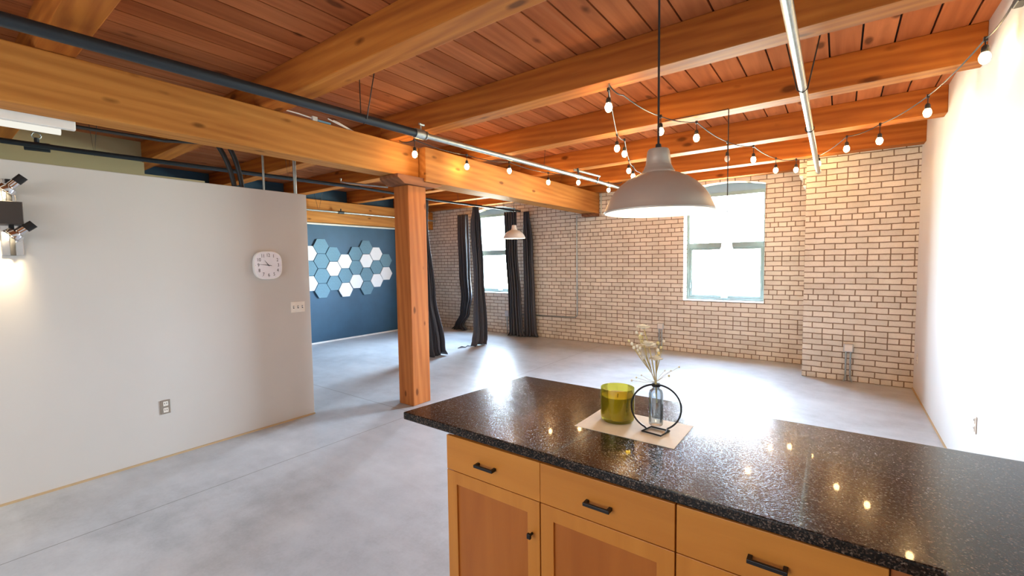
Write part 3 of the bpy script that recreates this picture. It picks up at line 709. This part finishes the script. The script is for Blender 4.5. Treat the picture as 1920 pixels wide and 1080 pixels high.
# wall spot fixture at the left edge
sc = thing('wall_spotlight', (-4.52, .42, 1.93), 'chrome wall light with two lit spots at the left edge', 'wall light')
B(-4.52, -4.50, .375, .475, 1.69, 1.90).build('lower_plate', 'chrome', sc, bevel=.002)
B(-4.50, -4.488, .412, .438, 1.69, 2.20).build('stem', 'black', sc, bevel=.002)
B(-4.52, -4.505, .395, .455, 2.03, 2.20).build('upper_plate', 'chrome', sc, bevel=.002)
MB().box(-4.50, -4.40, .27, .475, 1.895, 2.045).build('center_box', plain('dark_bronze_box', (.07, .06, .055), .35, .5), sc, bevel=.004)
def spot(cz, cy, d):
    d = Vector(d).normalized(); c = Vector((-4.42, cy, cz))
    hd = MB().lathe([(.001, -.012), (.03, -.012), (.046, -.002), (.050, .016), (.050, .028), (.044, .030), (.043, .018), (.001, .012)], c, 28, d).build('lamp_head', 'chrome', sc, smooth=True)
    MB().lathe([(.001, .021), (.041, .021), (.041, .024), (.001, .024)], c, 28, d).build('lens', 'spot', hd)
    MB().tube([c-d*.012, c-d*.055], .026, 16).build('neck', 'chrome', hd, smooth=True)
    MB().tube([c-d*.052, c-d*.105], .027, 16).build('rear_cap', 'black', hd, smooth=True)
    MB().tube([c-d*.02, (-4.49, .425, cz-.02)], .010, 10).build('arm', 'chrome', hd, smooth=True)
spot(1.835, .44, (-.10, -.72, -.62)); spot(2.135, .42, (-.15, -.62, -.72))
for cz in (1.82, 2.11):
    l = bpy.data.lights.new('spot_beam', 'SPOT'); l.energy = 14; l.color = (1, .78, .48); l.spot_size = radians(115); l.spot_blend = .6; l.shadow_soft_size = .03
    ob = bpy.data.objects.new('spot_beam', l); COL.objects.link(ob); ob.location = (-4.425, .40, cz)
    ob.rotation_euler = Vector((-.35, -.55, -.75)).to_track_quat('-Z', 'Y').to_euler()

# ------------------------------------------------------------------ island
isl = thing('island_cabinet', (-.6, 1.65, 0), 'maple kitchen island cabinet with black pulls under the granite', 'cabinet')
FY = 1.385
m = MB().box(-1.372, .745, FY+.02, 1.98, .10, .872).box(-1.33, .70, FY+.09, 1.93, 0, .10)
m.build('body', 'maple_z', isl, bevel=.002)
m = MB().box(-1.38, .205, FY, FY+.022, .853, .878)
m.build('top_rail', 'maple_x', isl, bevel=.002)
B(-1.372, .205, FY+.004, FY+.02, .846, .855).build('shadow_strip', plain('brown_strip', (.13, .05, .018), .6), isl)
B(.118, .205, FY, FY+.022, .10, .853).build('filler_panel', plain('filler_wood', (.36, .12, .028), .4), isl, bevel=.002)
def pull(x, z, parent, L=.098):
    f = FY-.019
    m = MB().box(x-L/2, x+L/2, f-.030, f-.020, z-.006, z+.006).box(x-L/2, x-L/2+.012, f-.022, f, z-.006, z+.006).box(x+L/2-.012, x+L/2, f-.022, f, z-.006, z+.006)
    m.build('handle', 'black', parent, bevel=.0015)
def drawer(a, b2, z0, z1, hx):
    d = B(a, b2, FY-.019, FY+.0, z0, z1).build('drawer', 'maple_x', isl, bevel=.002); pull(hx, (z0+z1)/2-.008, d)
def door(a, b2, z0, z1, knob):
    st = .056; f0, f1 = FY-.019, FY
    d = MB().ring(a, b2, z0, z1, st, st, st, f0, f1).build('door', 'maple_z', isl, bevel=.0015)
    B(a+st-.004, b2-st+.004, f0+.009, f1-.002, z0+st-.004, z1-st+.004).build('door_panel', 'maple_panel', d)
    if knob is not None:
        k = MB().tube([(knob, f0, .560), (knob, f0-.020, .560)], .005, 10).box(knob-.008, knob+.008, f0-.030, f0-.018, .550, .570)
        k.build('knob', 'black', d, bevel=.002)
drawer(-1.378, -.8905, .694, .846, -1.149); drawer(-.889, -.393, .694, .846, -.648); drawer(-.388, .114, .694, .846, -.141)
door(-1.378, -.893, .105, .691, -.926); door(-.888, -.393, .105, .691, -.425); door(-.388, .114, .105, .691, None)
rb = thing('kitchen_cabinet', (.5, .4, 0), 'maple base cabinet of the return run beside the right wall', 'cabinet')
m = MB().box(.25, .745, -1.2, 1.36, .10, .872).box(.30, .745, -1.2, 1.36, 0, .10)
m.build('body', 'maple_z', rb, bevel=.002)
ctp = MB().prism([(-1.612, 1.322), (.200, 1.305), (.200, -1.25), (XR-.002, -1.25), (XR-.002, 2.170), (-1.506, 2.170)], 2, .880, .915)
ob = ctp.build('granite_countertop', 'granite', origin=(-.5, 1.7, .88), bevel=.005)
tag(ob, 'speckled black granite countertop on the kitchen island', 'countertop')

ob = B(-.874, -.469, 1.612, 1.883, .915, .9162).build('paper_placemat', 'paper', origin=(-.67, 1.75, .915))
tag(ob, 'cream paper sheet lying on the granite under the candle', 'paper')
cn = thing('candle_jar', (-.756, 1.778, .9162), 'yellow-green glass candle jar on the paper sheet', 'candle')
MB().lathe([(.001, .001), (.062, .001), (.069, .008), (.071, .02), (.0705, .142), (.0675, .142), (.068, .02), (.064, .012), (.001, .012)], (-.756, 1.778, .9162), 48).build('jar', 'green', cn, smooth=True)
MB().lathe([(.001, .014), (.062, .014), (.0665, .024), (.0665, .108), (.062, .106), (.040, .100), (.001, .097)], (-.756, 1.778, .9162), 40).build('wax', 'wax', cn, smooth=True)
MB().tube([(-.756, 1.778, 1.01), (-.754, 1.778, 1.03)], .0012, 6).build('wick', 'dark', cn)

vsn = thing('bud_vase', (-.58, 1.74, .9162), 'black ring stand holding a clear glass bud vase', 'vase')
q = [(-.621, 1.704), (-.606, 1.769), (-.531, 1.764), (-.543, 1.694)]
q3 = [(a, b2, .920) for a, b2 in q]
MB().tube(q3, .0035, 6, True).build('base_frame', 'black', vsn)
rc = Vector((-.585, 1.762, 1.006)); vd = Vector((cos(radians(18)), sin(radians(18)), 0))
ring = [rc+vd*(.096*cos(a))+Vector((0, 0, .094*sin(a))) for a in [radians(-62+i*(304/47)) for i in range(48)]]
MB().tube([Vector(q3[2])]+ring[:1]+ring[1:], .0034, 8).build('ring', 'black', vsn, smooth=True) if False else None
path = [Vector((-.537, 1.729, .920))]+ring+[Vector((-.6135, 1.737, .920))]
MB().tube(path, .0036, 8).build('ring', 'black', vsn, smooth=True)
vc = (rc.x, rc.y, .935)
MB().lathe([(.001, 0), (.024, 0), (.0275, .004), (.028, .01), (.028, .128), (.024, .142), (.014, .150), (.013, .166), (.015, .170), (.0135, .170), (.0115, .165), (.0125, .150), (.022, .141), (.0262, .127), (.0262, .012), (.001, .008)], vc, 32).build('glass_tube', 'clear', vsn, smooth=True)
MB().lathe([(.0145, .158), (.017, .158), (.017, .168), (.0145, .168), (.0145, .158)], vc, 20).build('collar', 'black', vsn)

# dried flowers
rnd = random.Random(11)
nk = Vector((vc[0], vc[1], 1.10)); sd = Vector((cos(radians(36)), sin(radians(36)), 0)); fd = Vector((-sd.y, sd.x, 0))
def off(s, h, f=0): return nk+sd*s+fd*f+Vector((0, 0, h))
def flower_thing(label, cat='dried flower'):
    return thing('dried_flower', tuple(nk), label, cat, 'dried flowers in the bud vase')
def bloom(t, c, r, k=9):
    for layer, (rr, el) in enumerate(((1, .15), (.72, .55), (.42, 1.0))):
        pm = MB()
        for i in range(k):
            a = 2*pi*i/k+layer*.35+rnd.uniform(-.1, .1); d = Vector((cos(a)*cos(el), sin(a)*cos(el), sin(el))); sdv = Vector((-sin(a), cos(a), 0))
            L = r*rr*rnd.uniform(.9, 1.1); w2 = L*.46
            p0 = c; p1 = c+d*L*.5+Vector((0, 0, .002)); p2 = c+d*L
            vv = [pm.bm.verts.new(p) for p in (p0, p1+sdv*w2, p2+sdv*w2*.5+Vector((0, 0, -.001)), p2-sdv*w2*.5+Vector((0, 0, -.001)), p1-sdv*w2)]
            pm.bm.faces.new(vv)
        ob = pm.build('petal', 'flower', t); md = ob.modifiers.new('thickness', 'SOLIDIFY'); md.thickness = .003
def stem(t, pts, r=.0014):
    pts = [Vector(p) for p in pts]
    out = []
    for i in range(13):
        q = i/12; a = pts[0].lerp(pts[1], q); b2 = pts[1].lerp(pts[2], q); out.append(a.lerp(b2, q))
    MB().tube(out, r, 6).build('stem', 'stem', t, smooth=True); return out
bot = nk+Vector((.003, .002, -.075))
for lab, s, h, f, r in (('tall dried white flower highest in the bud vase', -.050, .232, .01, .024), ('middle dried white flower in the bud vase', -.036, .165, -.012, .026), ('lowest dried white flower just above the bud vase', -.006, .108, -.014, .022)):
    t = flower_thing(lab); tip = off(s, h, f)
    stem(t, [bot, off(s*.15, h*.45), tip], .0026); bloom(t, tip, r*1.12)
    MB().ball(tip+Vector((0, 0, .003)), .013, .8, 12, 8).build('flower_centre', 'flower', t, smooth=True)
for lab, tips in (('sprig of small dried buds leaning left in the vase', [(-.105, .175), (-.095, .165), (-.088, .150), (-.078, .158), (-.070, .138), (-.062, .125), (-.066, .150), (-.055, .113), (-.045, .100)]),
                  ('sprig of dried buds beneath the tallest flower', [(-.078, .212), (-.070, .200), (-.063, .190), (-.058, .205), (-.050, .190), (-.062, .178), (-.045, .175), (-.052, .165)]),
                  ('sprig of dried buds leaning right in the vase', [(.026, .178), (.012, .165), (.020, .150), (.006, .140), (.012, .125), (-.002, .118), (-.010, .160)]),
                  ('thin sprig of faint dried seed heads spreading low on both sides', [(-.100, .020), (-.080, .030), (-.055, .035), (.060, .055), (.085, .075), (.045, .040), (.030, .060)])):
    t = flower_thing(lab)
    mx = sum(a for a, _ in tips)/len(tips)
    low = 'faint' in lab
    hub = off(mx*.25, .045 if not low else .01, rnd.uniform(-.01, .01))
    MB().tube([bot, nk, hub], .0013, 6).build('stem', 'stem', t)
    for a, h in tips:
        f = rnd.uniform(-.02, .02); tip = off(a, h, f)
        mid = hub.lerp(tip, .5)+Vector((0, 0, -.004 if a*mx > 0 else .004))
        MB().tube([hub, mid, tip], .0007 if low else .0009, 5).build('twig', 'stem', t)
        MB().ball(tip, rnd.uniform(.0045, .0068)*(.7 if low else 1), 1.15, 8, 6).build('bud', 'bud' if rnd.random() < .6 else 'flower', t, smooth=True)
